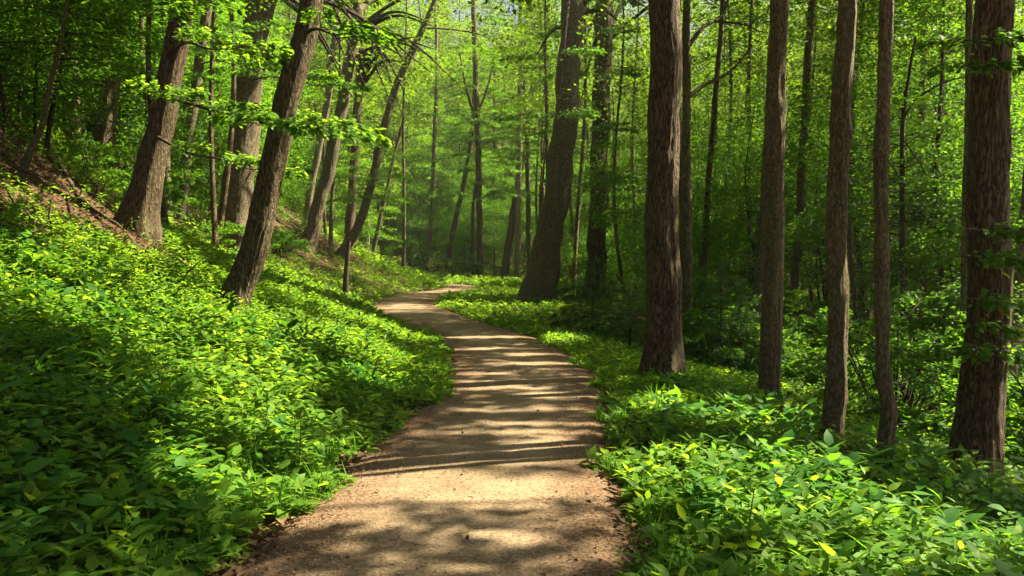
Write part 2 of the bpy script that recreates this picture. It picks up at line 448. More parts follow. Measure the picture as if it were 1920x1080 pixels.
# ------------------------------------------------------------------ foliage sprays
def sprays(O, az, pitch, L, leaf, dens, width=.5, droop=.25, flat=.35, seed=0):
    """flat leafy branch fans: arrays of origins, azimuths, pitches, lengths. Returns leaf arrays and axis polylines"""
    r = np.random.default_rng(seed)
    n = np.maximum((dens * L * L).astype(int), 6)
    k = np.repeat(np.arange(len(L)), n); N = len(k)
    ntw = np.maximum((L / .22).astype(int), 4)[k]
    t = np.sqrt(r.uniform(.03, 1.0, N))
    t = (np.floor(t * ntw) + .5 + r.normal(0, .10, N)) / ntw
    t = np.clip(t, .08, 1.02)
    sd = np.where(r.random(N) < .5, -1, 1)
    wd = width * L[k] * np.sin(np.clip(t * 1.25 + .10, 0, 3.0)) ** .8 * (1.08 - t * .75)
    s = r.random(N) ** .8 * wd
    ca, sa, cp, sp = np.cos(az)[k], np.sin(az)[k], np.cos(pitch)[k], np.sin(pitch)[k]
    fw = np.stack([ca * cp, sa * cp, sp], 1); sdv = np.stack([-sa, ca, np.zeros(N)], 1)
    along = L[k] * t + s * .55
    P = O[k] + fw * along[:, None] + sdv * (sd * s)[:, None]
    P[:, 2] -= droop * L[k] * (along / L[k]) ** 2 + .12 * s ** 2 / np.maximum(L[k], .3) * 2
    P += r.normal(0, .028, (N, 3)) * np.minimum(1, L[k] / 2)[:, None]
    P[:, 2] += r.normal(0, .035, N)
    D = fw * .7 + sdv * (sd * r.uniform(.2, 1.0, N))[:, None] + r.normal(0, .25, (N, 3)); D[:, 2] -= .25
    Nn = np.array([[0, 0, 1.]]) + r.normal(0, flat, (N, 3))
    LL = leaf * r.uniform(.65, 1.25, N); 
    tt = np.linspace(0, .95, 6)
    ax = [O[j] + np.stack([np.cos(az[j]) * np.cos(pitch[j]) * tt * L[j], np.sin(az[j]) * np.cos(pitch[j]) * tt * L[j],
                           np.sin(pitch[j]) * tt * L[j] - droop * L[j] * tt ** 2], 1) for j in range(len(L))]
    return P, D, Nn, LL, LL * r.uniform(.5, .68, N), ax

def noisy_line(H, lean, wob, seed, n=24):
    r = np.random.default_rng(seed)
    z = np.linspace(-.4, H, n); t = np.clip(z / H, 0, 1)
    a = r.uniform(0, 6.28, 4)
    x = lean[0] * t + wob * (np.sin(t * 4 + a[0]) - math.sin(a[0])) * .5 + wob * .4 * (np.sin(t * 9 + a[1]) - math.sin(a[1]))
    y = lean[1] * t + wob * (np.sin(t * 3.5 + a[2]) - math.sin(a[2])) * .5
    return np.stack([x, y, z], 1)

def proto_tree(seed, H, r0, z0, nb, Lmax, leaf, dens, prof, wob=.3, lean=(0, 0), width=.5, pitch=(.05, .5)):
    """returns (trunk MB, leaf arrays)"""
    r = np.random.default_rng(seed)
    axis_ = noisy_line(H, lean, wob, seed)
    t = np.clip(axis_[:, 2] / H, 0, 1)
    R = r0 * (1 - .85 * t) * (1 + .5 * np.exp(-np.maximum(axis_[:, 2], 0) / (r0 * 3)))
    tr = MB(); add_tube(tr, axis_, R, 9)
    zb = z0 + (H - z0) * np.sort(r.random(nb)) ** .9
    O = np.stack([np.interp(zb, axis_[:, 2], axis_[:, k]) for k in range(3)], 1)
    az = np.arange(nb) * 2.399 + r.normal(0, .5, nb)
    q = (zb - z0) / (H - z0)
    L = Lmax * prof(q) * r.uniform(.45, 1.2, nb)
    pt = pitch[0] + (pitch[1] - pitch[0]) * q + r.normal(0, .28, nb)
    P, D, N, LL, W, ax = sprays(O, az, pt, L, leaf, dens, seed=seed + 1, width=width, flat=.6)
    P = P + r.normal(0, .16 if leaf < .15 else .22, P.shape)
    for j, a in enumerate(ax):
        rr = np.interp(zb[j], axis_[:, 2], R) * .42
        add_tube(tr, a, np.linspace(min(rr, .02 * L[j] + .004), .003, len(a)), 4)
    return tr, (P, D, N, LL, W)

# understory prototypes (fans of leaves from knee height up) and far canopy prototypes
P_round = lambda q: .55 + .45 * np.sin(np.clip(q * 2.4 + .5, 0, 3.1)) - .35 * q ** 3
P_tall = lambda q: .35 + .65 * np.sin(np.clip(q * 2.6 + .35, 0, 3.1))
UNDER, FAR = [], []
for k, (H, r0, z0, nb, Lm, lf, dn) in enumerate([(6.5, .045, .9, 50, 2.5, .115, 52), (8.5, .06, 1.3, 60, 2.9, .12, 48), (4.2, .03, .4, 40, 1.8, .105, 70), (11, .075, 1.6, 76, 3.2, .125, 44)]):
    tr, lv = proto_tree(100 + k, H, r0, z0, nb, Lm, lf, dn, P_round, .35, (random.Random(k).uniform(-.6, .6), .3))
    lm = MB(); add_leaves(lm, *lv)
    UNDER.append((tr.mesh('understory_trunk', B_DARK), lm.mesh('understory_foliage', M_UNDER, False), H))
for k, (H, r0, z0, nb, Lm, lf, dn) in enumerate([(26, .22, 5, 120, 4.4, .21, 14), (23, .17, 3, 110, 3.9, .20, 15), (29, .26, 7, 120, 4.8, .22, 13.5), (18, .13, 1.5, 100, 3.3, .18, 18)]):
    tr, lv = proto_tree(200 + k, H, r0, z0, nb, Lm, lf, dn, P_tall, .7, (random.Random(k + 9).uniform(-2, 2), 0), pitch=(.05, .7))
    lm = MB(); add_leaves(lm, *lv)
    FAR.append((tr.mesh('canopy_trunk', [B_GREY, B_BROWN, B_PALE, B_SMOOTH][k]), lm.mesh('canopy_foliage', M_CANOPY, False), H))

def place_proto(name, proto, label, cat, group, x, y, s, rz):
    e = thing(name, label, cat, (x, y, terr1(x, y) - .05), group, rz, s)
    link('trunk', proto[0], e); link('crown', proto[1], e)
    return e

# ------------------------------------------------------------------ the trunks one can name: pixel outlines carried to their place on the slope
CANOPY_TREES = []                                            # (empty, crown start point) that get overhead leaf clumps added for shade
def trunk_mesh(Pw, Rw, base, mat, detail, flare, seed, extra=None):
    """Pw: axis points from base up (world), Rw radii. Returns MB in local coords"""
    Pl = Pw - base[None]
    Ls = np.concatenate([[0], np.cumsum(np.linalg.norm(np.diff(Pl, axis=0), axis=1))])
    st = .05 if detail else .25
    n1 = int(min(Ls[-1], 7.5) / st)
    s = np.concatenate([np.linspace(0, min(Ls[-1], 7.5), n1), np.arange(min(Ls[-1], 7.5) + .4, Ls[-1], .4)])
    A = np.stack([np.interp(s, Ls, Pl[:, k]) for k in range(3)], 1)
    R = np.interp(s, Ls, Rw)
    segs = 96 if detail else 14
    th = np.arange(segs) * 2 * math.pi / segs
    rad = R[:, None] * np.ones((1, segs))
    hgt = np.maximum(A[:, 2], 0)
    r_ = np.random.default_rng(seed); ph = r_.uniform(0, 6.28, 3)
    lobes = 1 + .45 * np.cos(4 * th + ph[0]) + .30 * np.cos(7 * th + ph[1])
    rad = rad * (1 + flare * np.exp(-hgt / (Rw[0] * 1.6))[:, None] * lobes[None, :])
    rad = rad * (1 + .05 * (fbm(np.cos(th)[None] * 1.3 + s[:, None] * 0 + seed, np.sin(th)[None] * 1.3 + s[:, None] * 0, s[:, None] * 1.1 + 0 * th[None]) - .5) * 2)
    for kk in range(7 if detail else 0):
        z0, t0, sg = r_.uniform(.6, 7), r_.uniform(0, 6.28), r_.uniform(.04, .10)
        dth = (th[None] - t0 + math.pi) % (2 * math.pi) - math.pi
        rad = rad + r_.uniform(.12, .3) * sg * np.exp(-((s[:, None] - z0) / sg) ** 2 - (dth * R[:, None] / sg) ** 2)
    wa = r_.uniform(0, 6.28, 4)
    A = A + (.10 * R[:, None]) * np.stack([np.sin(s * 1.7 + wa[0]) + .5 * np.sin(s * 4.1 + wa[1]), np.sin(s * 1.5 + wa[2]), 0 * s], 1) * sstep(0, 1, s)[:, None]
    if detail:
        q = R[:, None]
        cx_, cy_ = np.cos(th)[None] * q * 15 + seed * 3.1, np.sin(th)[None] * q * 15
        wv = (vnoise(cx_ * .4, cy_ * .4, s[:, None] * 1.5 + 0 * th[None]) - .5) * 1.6
        rg = 1 - np.abs(2 * vnoise(cx_ + wv, cy_ + wv, s[:, None] * 1.3 + 0 * th[None]) - 1)
        rad = rad + (rg - .5) * .028 + (vnoise(cx_ * 2.5, cy_ * 2.5, s[:, None] * 9 + 0 * th[None]) - .5) * .010
    m = MB(); add_tube(m, A, R, segs, 0, rad)
    return m

def named_tree(name, label, pts, mat, cat='tree', depth=None, top=17., detail=True, flare=.35, limbs=(), canopy=True, group=None, wscale=.94, dlean=0., sink=0):
    """pts: (px, py, width px) from base to the top of the frame"""
    if depth is None:
        b = hit(pts[0][0], pts[0][1] + sink); Y = b[1]
    else:
        Y = depth; b = at(pts[0][0], pts[0][1], Y)
    P = [at(p[0], p[1], Y + dlean * k) for k, p in enumerate(pts)]
    R = [p[2] * Y / F / 2 * wscale for p in pts]
    zt = terr1(P[0][0], P[0][1])
    d0 = norm(P[0] - P[1])
    base = np.array([P[0][0], P[0][1], min(zt, P[0][2])])
    P = [P[0] + d0 * (max(P[0][2] - zt, 0) + .35) * np.array([.4, .4, 1])] + P; R = [R[0]] + R
    d1 = norm(P[-1] - P[-2])
    z = P[-1][2]
    if top > z + 1:
        for f_ in (.35, .7, 1.0):
            d1 = norm(d1 * np.array([.75, .75, 1]))
            P.append(P[-1] + d1 * (top - z) * .35); R.append(R[-1] * .88)
    n = 60
    A = catmull(np.array(P), n); RR = catmull(np.array(R)[:, None], n)[:, 0]
    e = thing(name, label, cat, base, group)
    sd = int(abs(P[0][0] * 97 + P[0][1] * 31)) % 1000
    tm = trunk_mesh(A, RR, base, mat, detail, flare, sd)
    for lb in limbs:                                         # limbs: list of (px,py,w) at the trunk's own depth, optional depth drift
        drift = lb[0] if not isinstance(lb[0], tuple) else 0
        lp = lb[1:] if not isinstance(lb[0], tuple) else lb
        q = np.array([at(p[0], p[1], Y + drift * k / max(len(lp) - 1, 1)) for k, p in enumerate(lp)]) - base[None]
        rr = np.array([p[2] * Y / F / 2 for p in lp])
        add_tube(tm, catmull(q, 24), catmull(rr[:, None], 24)[:, 0], 8)
    if canopy: CANOPY_TREES.append((e, A[-1], base, tm, RR[-1]))
    else: link('trunk', tm.mesh('trunk', mat), e)
    e['_m'] = 0; del e['_m']
    return e, tm, A, Y, mat

NT = {}
def nt_(key, *a, **k):
    e, tm, A, Y, mat = named_tree(*a, **k)
    NT[key] = dict(e=e, tm=tm, A=A, Y=Y, mat=mat, base=np.array(e.location))
    return e

# left bank
nt_('L6', 'leaning_tree', 'brown leaning trunk curving up from the left bank, nearest on that side',
    [(432, 585, 62), (452, 530, 52), (475, 460, 50), (503, 350, 49), (524, 260, 47), (545, 170, 46), (563, 90, 45), (583, 0, 43)], B_BROWN, flare=.25)
nt_('L4', 'leaning_tree', 'thick leaning trunk with flared roots and a sunlit leafy branch, upper left bank',
    [(258, 440, 72), (275, 360, 56), (290, 280, 50), (310, 180, 46), (330, 90, 44), (347, 0, 43)], B_BROWN, flare=.3)
nt_('L5', 'large_tree', 'thick dark trunk with wide roots behind the brown curving leaning trunk',
    [(440, 425, 68), (450, 340, 58), (462, 220, 52), (472, 120, 48), (484, 0, 46)], B_GREY, flare=.25, depth=34, limbs=[[(470, 150, 30), (490, 70, 26), (512, -20, 24)]])
nt_('L3', 'woodland_tree', 'straight brown trunk left of the thick flared leaning one on the bank',
    [(190, 310, 40), (200, 230, 35), (214, 120, 33), (234, 0, 32)], B_BROWN, flare=.3)
nt_('L2', 'woodland_tree', 'upright trunk near the left edge just right of the bent sapling',
    [(142, 295, 25), (138, 200, 23), (137, 100, 23), (141, 0, 24)], B_SMOOTH, flare=.25)
nt_('L1', 'sapling', 'thin bent sapling on the bare bank at the left edge, kinked low down',
    [(44, 318, 16), (62, 270, 13), (78, 238, 11), (92, 170, 10), (107, 105, 9), (124, 20, 7), (130, -40, 6)], B_SMOOTH, detail=False, top=8, canopy=False, flare=.2)
nt_('L4b', 'woodland_tree', 'dim slender trunk half hidden between the two thick leaning trunks on the left bank',
    [(340, 418, 24), (348, 320, 20), (362, 200, 20), (378, 90, 19), (390, 0, 18)], B_GREY, flare=.3, detail=False)
nt_('L7', 'leaning_tree', 'dark leaning trunk forking at the top of the picture, left of the path bend',
    [(575, 467, 30), (594, 400, 26), (615, 320, 25), (637, 220, 24), (655, 120, 23), (673, 10, 22)], B_GREY, flare=.3,
    limbs=[[2, (672, 22, 14), (690, 4, 12), (725, -12, 9), (770, -40, 6)], [-1, (672, 22, 15), (664, -8, 13), (650, -60, 9)]])
nt_('L8', 'leaning_tree', 'slim dark trunk leaning far to the right over the path bend, arched at the top',
    [(638, 482, 20), (668, 430, 19), (693, 360, 17), (712, 270, 16), (728, 210, 16), (752, 140, 14), (790, 60, 12), (815, 0, 10), (830, -60, 8)], B_GREY, flare=.3, detail=False, canopy=False, top=0,
    limbs=[[2, (748, 146, 7), (770, 118, 6), (790, 60, 4), (785, 0, 3)], [3, (800, 52, 5), (850, 55, 4), (900, 65, 3), (940, 85, 2)]])
nt_('L9', 'woodland_tree', 'straight brown trunk standing between the forked leaning trunk and the arched slim one',
    [(655, 440, 20), (662, 340, 18), (668, 240, 17), (676, 120, 16), (684, 0, 15)], B_BROWN, flare=.2, detail=False, depth=60)
nt_('L10', 'woodland_tree', 'slender trunk seen just left of the forked leaning trunk',
    [(575, 400, 15), (593, 300, 14), (612, 200, 14), (625, 90, 13), (634, 0, 12)], B_PALE, flare=.2, detail=False, depth=56)
nt_('L11', 'sapling', 'very thin leaning sapling in the shade right of the arched slim trunk',
    [(703, 455, 8), (722, 370, 7), (740, 290, 6), (760, 210, 5)], B_GREY, depth=62, flare=.2, detail=False, canopy=False, top=0)
nt_('stub', 'dead_stub', 'short dark dead stub standing in the greenery beside the left path edge', [(647, 566, 13), (649, 520, 11), (652, 480, 9), (655, 452, 7)], B_DARK, cat='stump',
    flare=.3, detail=False, canopy=False, top=0)
# beyond the bend
nt_('C1', 'slender_tree', 'pale short-looking trunk at the head of the path where it vanishes', [(800, 512, 13), (806, 440, 11), (812, 340, 9), (815, 250, 8), (819, 130, 7), (816, 0, 6), (814, -60, 5)], B_PALE, flare=.2, detail=False, canopy=False, top=0)
nt_('C2', 'slender_tree', 'thin curved trunk bending right above the end of the path', [(838, 516, 12), (848, 440, 11), (864, 370, 10), (876, 310, 9), (886, 240, 8), (890, 150, 7), (888, 40, 6), (884, -50, 5)], B_SMOOTH, flare=.2, detail=False, canopy=False, top=0)
nt_('C3', 'slender_tree', 'tall narrow trunk with a thinner twin at its foot beyond the bend', [(899, 522, 13), (899, 420, 12), (897, 300, 12), (893, 180, 11), (889, 60, 10), (887, -20, 8)], B_BROWN, flare=.2, detail=False, canopy=False, top=0,
    limbs=[[(888, 518, 8), (886, 450, 7), (887, 390, 6), (894, 330, 4)], [(896, 210, 6), (912, 170, 4), (925, 120, 3)], [(896, 240, 6), (875, 170, 4), (862, 100, 3)]])
nt_('C4', 'slender_tree', 'leaning trunk left of the huge flared one right of the path bend, forked halfway up', [(944, 526, 17), (952, 470, 15), (966, 380, 14), (978, 300, 13), (984, 220, 12), (978, 130, 10), (974, 40, 9)], B_BROWN, flare=.25, detail=False, canopy=False, top=0,
    limbs=[[(981, 270, 9), (992, 210, 8), (1002, 140, 7), (1006, 60, 5)]])
nt_('C5', 'slender_tree', 'pale upright trunk standing behind the forked leaning one beyond the bend', [(970, 500, 12), (972, 400, 12), (974, 250, 11), (976, 100, 10), (977, -10, 9)], B_PALE, flare=.2, detail=False, canopy=False, top=0, depth=78)
nt_('C6', 'slender_tree', 'dark narrow trunk close against the left side of the huge flared one', [(992, 505, 10), (991, 420, 10), (989, 300, 9), (987, 200, 8)], B_GREY, flare=.2, detail=False, canopy=False, top=0, depth=64)
# right of the path
nt_('R1', 'large_tree', 'huge grey trunk with a flared foot, leaning beside the path bend',
    [(1010, 552, 66), (1021, 490, 56), (1036, 410, 52), (1050, 320, 50), (1060, 230, 48), (1068, 120, 46), (1075, 0, 44)], B_GREY, flare=.2, depth=40)
nt_('R2', 'large_tree', 'straight brown trunk with leafy twigs, between the two thickest trunks on the right',
    [(1117, 505, 38), (1121, 420, 36), (1124, 300, 35), (1129, 150, 34), (1135, 0, 33)], B_BROWN, flare=.25, depth=45)
nt_('R3', 'large_tree', 'thickest straight trunk with deeply furrowed brown bark beside the right path edge',
    [(1243, 684, 72), (1243, 600, 66), (1243, 450, 63), (1244, 300, 61), (1245, 150, 60), (1247, 0, 58)], B_BROWN, flare=.3, sink=38)
nt_('R4', 'woodland_tree', 'narrow dark trunk with limbs to the right, tight behind the thickest straight trunk',
    [(1291, 645, 19), (1290, 500, 18), (1288, 350, 18), (1287, 200, 17), (1287, 80, 16), (1288, 0, 15)], B_GREY, flare=.25, detail=False,
    limbs=[[1.5, (1289, 88, 9), (1320, 50, 8), (1352, 30, 7), (1370, -15, 5)], [1, (1290, 182, 9), (1320, 160, 7), (1360, 140, 6), (1385, 118, 5), (1410, 85, 3)], [.5, (1340, 40, 5), (1390, 45, 4), (1425, 60, 3)]])
nt_('R5', 'woodland_tree', 'straight grey brown trunk, first of the row of slim trunks right of the thickest one',
    [(1444, 755, 42), (1447, 600, 38), (1450, 450, 37), (1453, 300, 36), (1457, 150, 35), (1460, 0, 33)], B_SMOOTH, flare=.2, sink=18)
nt_('R5b', 'woodland_tree', 'dark trunk peeping out on the left of the first slim straight trunk on the right',
    [(1419, 660, 24), (1424, 550, 22), (1432, 420, 20), (1442, 250, 18), (1466, 60, 16), (1470, 0, 15)], B_GREY, flare=.25, detail=False)
nt_('R6', 'woodland_tree', 'slim smooth trunk bulging slightly at middle height, second in the row of slim trunks',
    [(1556, 825, 44), (1566, 720, 38), (1572, 560, 36), (1571, 420, 36), (1576, 250, 34), (1582, 100, 33), (1586, 0, 32)], B_SMOOTH, flare=.2, sink=38)
nt_('R7', 'woodland_tree', 'wavy slim trunk bowed at its foot, third in the row of slim trunks',
    [(1656, 862, 30), (1664, 780, 27), (1656, 690, 25), (1655, 560, 24), (1653, 420, 24), (1651, 280, 25), (1655, 220, 25), (1658, 120, 24), (1664, 0, 23)], B_SMOOTH, flare=.15, sink=38)
nt_('R8', 'large_tree', 'big dark trunk with long vertical furrows at the right edge, its right side sunlit',
    [(1828, 905, 92), (1836, 780, 82), (1845, 650, 77), (1852, 500, 75), (1856, 350, 73), (1860, 180, 70), (1864, 0, 66)], B_BROWN, flare=.3, sink=38)
nt_('R9', 'sapling', 'thin dark sapling with wiry side branches, right of the wavy slim trunk',
    [(1695, 700, 12), (1694, 580, 11), (1691, 450, 10), (1692, 330, 9), (1693, 220, 8), (1706, 130, 6), (1720, 55, 4)], B_DARK, flare=.2, detail=False, canopy=False, top=0,
    limbs=[[-1, (1692, 225, 4), (1720, 185, 4), (1770, 155, 3), (1820, 142, 2)], [.5, (1692, 340, 3), (1665, 300, 3), (1640, 255, 2)], [1, (1693, 260, 3), (1720, 300, 3), (1745, 340, 2)], [0, (1692, 205, 3), (1672, 190, 3), (1655, 215, 2)]])
nt_('R10', 'woodland_tree', 'slim trunk half hidden tight left of the dark furrowed trunk at the right edge',
    [(1806, 640, 17), (1810, 480, 16), (1814, 300, 15), (1817, 120, 14), (1818, 0, 13)], B_GREY, flare=.2, detail=False, depth=19)
nt_('R11', 'woodland_tree', 'leaning trunk cut off by the right edge of the picture',
    [(1898, 660, 24), (1908, 560, 23), (1922, 420, 22), (1934, 280, 20)], B_GREY, flare=.2, detail=False, depth=20)
nt_('R13', 'woodland_tree', 'shaded trunk far behind the gap between the first two slim trunks on the right',
    [(1488, 560, 17), (1500, 400, 16), (1510, 200, 16), (1522, 0, 15)], B_GREY, flare=.2, detail=False, depth=30)
nt_('R14', 'woodland_tree', 'slender leaning trunk seen far off below the forked limbs right of the thickest trunk',
    [(1318, 540, 12), (1326, 380, 12), (1338, 220, 11), (1350, 80, 10), (1355, 0, 9)], B_BROWN, flare=.2, detail=False, depth=34)

# crowns for the slim trees beyond the bend and for saplings
def crown_on(key, z0, z1, nb, Lm, leaf, dens, seed, mat=M_UNDER, width=.5):
    t = NT[key]; A = t['A']; r = np.random.default_rng(seed)
    zb = np.sort(r.uniform(z0, z1, nb)); zs = A[:, 2]
    O = np.stack([np.interp(zb, zs, A[:, 0]), np.interp(zb, zs, A[:, 1]), np.minimum(zb, zs[-1] + .3 * (zb - zs[-1]).clip(0))], 1)
    O[:, 2] = zb.clip(None, zs[-1])
    P, D, N, LL, W, ax = sprays(O, np.arange(nb) * 2.4, r.uniform(0, .5, nb), Lm * r.uniform(.6, 1.2, nb), leaf, dens, seed=seed + 1, width=width)
    k = ~is_lit(P) if t['Y'] < 40 else np.ones(len(P), bool)
    m = MB(); add_leaves(m, P[k] - t['base'], D[k], N[k], LL[k], W[k])
    tw = MB()
    for j, a in enumerate(ax): add_tube(m, a - t['base'], np.linspace(.02, .004, len(a)), 4, 1)
    link('crown', m.mesh('crown', [mat, B_DARK], False), t['e'])

# open sun rays to the parts of trunks that are sunlit
def spot(key, py, r):
    A = NT[key]['A']
    zz = at(960, py, NT[key]['Y'])[2]
    k = np.argmin(np.abs(A[:, 2] - zz)); SPOTS.append((A[k], r))
for key, py, r in (('L4', 350, .8), ('L4', 230, .7), ('L6', 520, .55), ('L6', 420, .5), ('L6', 90, .6), ('R1', 510, 1.1), ('R1', 400, .9), ('R1', 270, .9), ('R1', 120, .9), ('L4', 420, .8), ('R8', 640, .45), ('R8', 800, .45), ('R5', 180, .35), ('R6', 100, .35), ('R3', 330, .35), ('R3', 60, .4), ('R2', 200, .6)): spot(key, py, r)
for (px, py, Y, r) in ((400, 215, 13.5, 1.2), (480, 235, 12.5, 1.2), (570, 230, 11.5, 1.2), (350, 130, 14, 1.0), (330, 200, 15.5, .9), (430, 300, 15.5, .9)):
    SPOTS.append((at(px, py, Y), r))

# the overhead crowns: leaf clumps put along sun rays to cast shade, shared to the nearest tree
r = np.random.default_rng(31)
NCL = 6200
Gx = r.uniform(-17, 9, NCL); Gy = r.uniform(.5, 47, NCL); Hh = 9 + 13 * r.random(NCL) ** 1.1
Cc = np.stack([Gx, Gy, np.zeros(NCL)], 1) + S[None] * (Hh / S[2])[:, None]
dd = np.stack([np.hypot(Cc[:, 0] - t[1][0], Cc[:, 1] - t[1][1]) for t in CANOPY_TREES], 1)
own = dd.argmin(1)
thin = r.random(NCL) < np.where(Gx > 4 + 5 * (Gy < 12), .3, 1) * np.where((Gx < -9) & (Gy > 24), .6, 1) * np.where(Gy > 26, .3, 1)
keep = ~((Cc[:, 2] - 1.6) / np.hypot(Cc[:, 0], Cc[:, 1]) < .30) | (np.abs(Cc[:, 0] / Cc[:, 1]) > .66)
keep |= Cc[:, 1] > 34
for k, (e, top, base, tm, rt) in enumerate(CANOPY_TREES):
    mine = np.where((own == k) & keep & thin)[0]
    if len(mine):
        lm = MB()
        n = 58
        P = np.repeat(Cc[mine], n, 0) + r.normal(0, 1, (len(mine) * n, 3)) * np.array([.62, .62, .22])
        D = r.normal(0, 1, P.shape) * np.array([1, 1, .35]); N = np.array([[0, 0, 1.]]) + r.normal(0, .5, P.shape)
        LL = r.uniform(.15, .27, len(P))
        ok = ~is_lit(P)
        add_leaves(lm, P[ok] - base, D[ok], N[ok], LL[ok], LL[ok] * .62)
        near_ = mine[np.hypot(Cc[mine, 0] - top[0], Cc[mine, 1] - top[1]) < 7]
        for j in near_[:: max(1, len(near_) // 9)]:           # limbs out to some of the clumps
            a0 = top - np.array([0, 0, r.uniform(0, 5)]); a1 = Cc[j]
            if a1[2] < a0[2] + .5: a0 = a0 - np.array([0, 0, max(0, a0[2] - a1[2] + 1)]) * .0
            md = (a0 + a1) / 2 + np.array([0, 0, .8])
            add_tube(lm, catmull(np.array([a0, md, a1]) - base, 10), np.linspace(max(rt * .45, .03), .02, 10), 6, 1)
        link('crown', lm.mesh('crown', [M_CANOPY, B_DARK], False), e)  # clumps added for their shade, cut away where sun patches fall
    link('trunk', tm.mesh('trunk', [NT[q]['mat'] for q in NT if NT[q]['e'] == e][0]), e)

for key, a in (('C1', (8, 24, 30, 3.0, .2, 34)), ('C2', (8, 24, 30, 3.0, .2, 34)), ('C3', (7, 24, 40, 3.2, .2, 30)), ('C4', (8, 22, 40, 3.4, .2, 30)), ('C5', (7, 24, 34, 3.5, .22, 26)),
               ('C6', (6, 15, 24, 2.8, .2, 34)), ('L8', (4.5, 9, 26, 2.6, .13, 70)), ('L11', (3.2, 7, 16, 1.8, .12, 80)), ('R9', (1.5, 6.2, 30, 1.9, .10, 110)), ('L1', (4.5, 8, 14, 1.5, .10, 110))):
    crown_on(key, *a, seed=hash(key[1:]) % 7 + len(key) * 11 + ord(key[0]))

# the lit leafy branch reaching right from the flared leaning trunk
def branch_on(key, anchors, subs, leaf, dens, seed, mat=M_UNDER, w0=.035):
    """anchors: (px, py, depth) along the branch; subs: (t along, az degrees, pitch, length)"""
    t = NT[key]; base = t['base']
    A = catmull(np.array([at(*a) for a in anchors]), 40)
    m = MB(); add_tube(m, A - base, np.linspace(w0, .006, 40), 6)
    b = link('branch', m.mesh('branch', B_DARK), t['e'])
    O = np.stack([np.interp([s[0] for s in subs], np.linspace(0, 1, 40), A[:, k]) for k in range(3)], 1)
    P, D, N, LL, W, ax = sprays(O, np.radians([s[1] for s in subs]), np.array([s[2] for s in subs], float), np.array([s[3] for s in subs], float), leaf, dens, seed=seed, width=.42, droop=.12, flat=.3)
    f = MB(); add_leaves(f, P - base, D, N, LL, W, fine=True, droop=.15, fold=.12)
    for a in ax: add_tube(f, a - base, np.linspace(.010, .002, len(a)), 4, 1)
    link('foliage', f.mesh('foliage', [mat, B_DARK], False), b)
Yl4 = NT['L4']['Y']
branch_on('L4', [(300, 178, Yl4), (360, 196, Yl4 - 2), (430, 214, Yl4 - 3.5), (510, 226, Yl4 - 5), (590, 240, Yl4 - 6)],
          [(.15, -60, .05, 1.3), (.25, 40, .15, 1.2), (.4, -50, .0, 1.4), (.5, 30, .15, 1.3), (.62, -70, -.05, 1.3), (.7, 20, .1, 1.2), (.82, -60, -.1, 1.1), (.92, 20, .05, 1.0), (1, -30, -.1, 1.0), (.33, -130, .3, 1.2), (.55, 120, .2, 1.0)],
          .088, 280, 5, M_HERB)  # brighter herb leaf paints a sunlit look into this tree's branches
branch_on('L4', [(325, 95, Yl4), (350, 80, Yl4 - 2), (395, 92, Yl4 - 3.5), (440, 90, Yl4 - 4.5)],
          [(.3, -60, .05, 1.1), (.5, 40, .1, 1.1), (.7, -50, 0, 1.0), (.85, 20, .05, .9), (1, -30, 0, .9)], .085, 260, 6, M_HERB)
branch_on('L4', [(283, 250, Yl4), (350, 285, Yl4 - 1), (420, 300, Yl4 - 2), (470, 318, Yl4 - 3)],
          [(.3, -60, .05, 1.3), (.5, 40, .1, 1.2), (.7, -50, 0, 1.2), (.85, 20, .05, 1.1), (1, -30, 0, 1.0)], .085, 250, 8, M_HERB)
branch_on('L2', [(140, 66, NT['L2']['Y']), (190, 68, NT['L2']['Y'] - 2), (240, 68, NT['L2']['Y'] - 3), (292, 62, NT['L2']['Y'] - 4)],
          [(.3, -60, .05, 1.2), (.5, 40, .1, 1.2), (.7, -50, 0, 1.2), (.85, 20, .05, 1.1), (1, -30, 0, 1.0)], .085, 240, 9)
for key, py, dx, dY, sd in (('L3', 130, 95, 3, 1), ('L3', 40, -80, 3, 2), ('L2', 150, -90, 4, 3), ('L5', 60, -110, 6, 4), ('L4', 20, -90, 3, 5), ('L5', 150, 120, 6, 6), ('L4b', 120, 90, 5, 7), ('L6', 60, 60, 2, 8)):
    t_ = NT[key]; Y = t_['Y']; k_ = np.argmin(np.abs(t_['A'][:, 2] - at(960, py, Y)[2])); px = CX + F * t_['A'][k_, 0] / Y
    q_ = Y / 17
    branch_on(key, [(px, py, Y), (px + dx * .3, py - 6, Y - dY * .4), (px + dx * .65, py, Y - dY * .75), (px + dx, py + 12, Y - dY)],
              [(.3, -60 + 9 * sd, .05, 1.3 * q_), (.5, 40 + 30 * sd, .1, 1.2 * q_), (.7, -50, 0, 1.2 * q_), (.85, 180 + 20 * sd, .05, 1.1 * q_), (1, -30, 0, 1.0 * q_)], .085 * max(1, q_ * .8), 210 / max(1, q_ ** 1.5), 60 + sd)
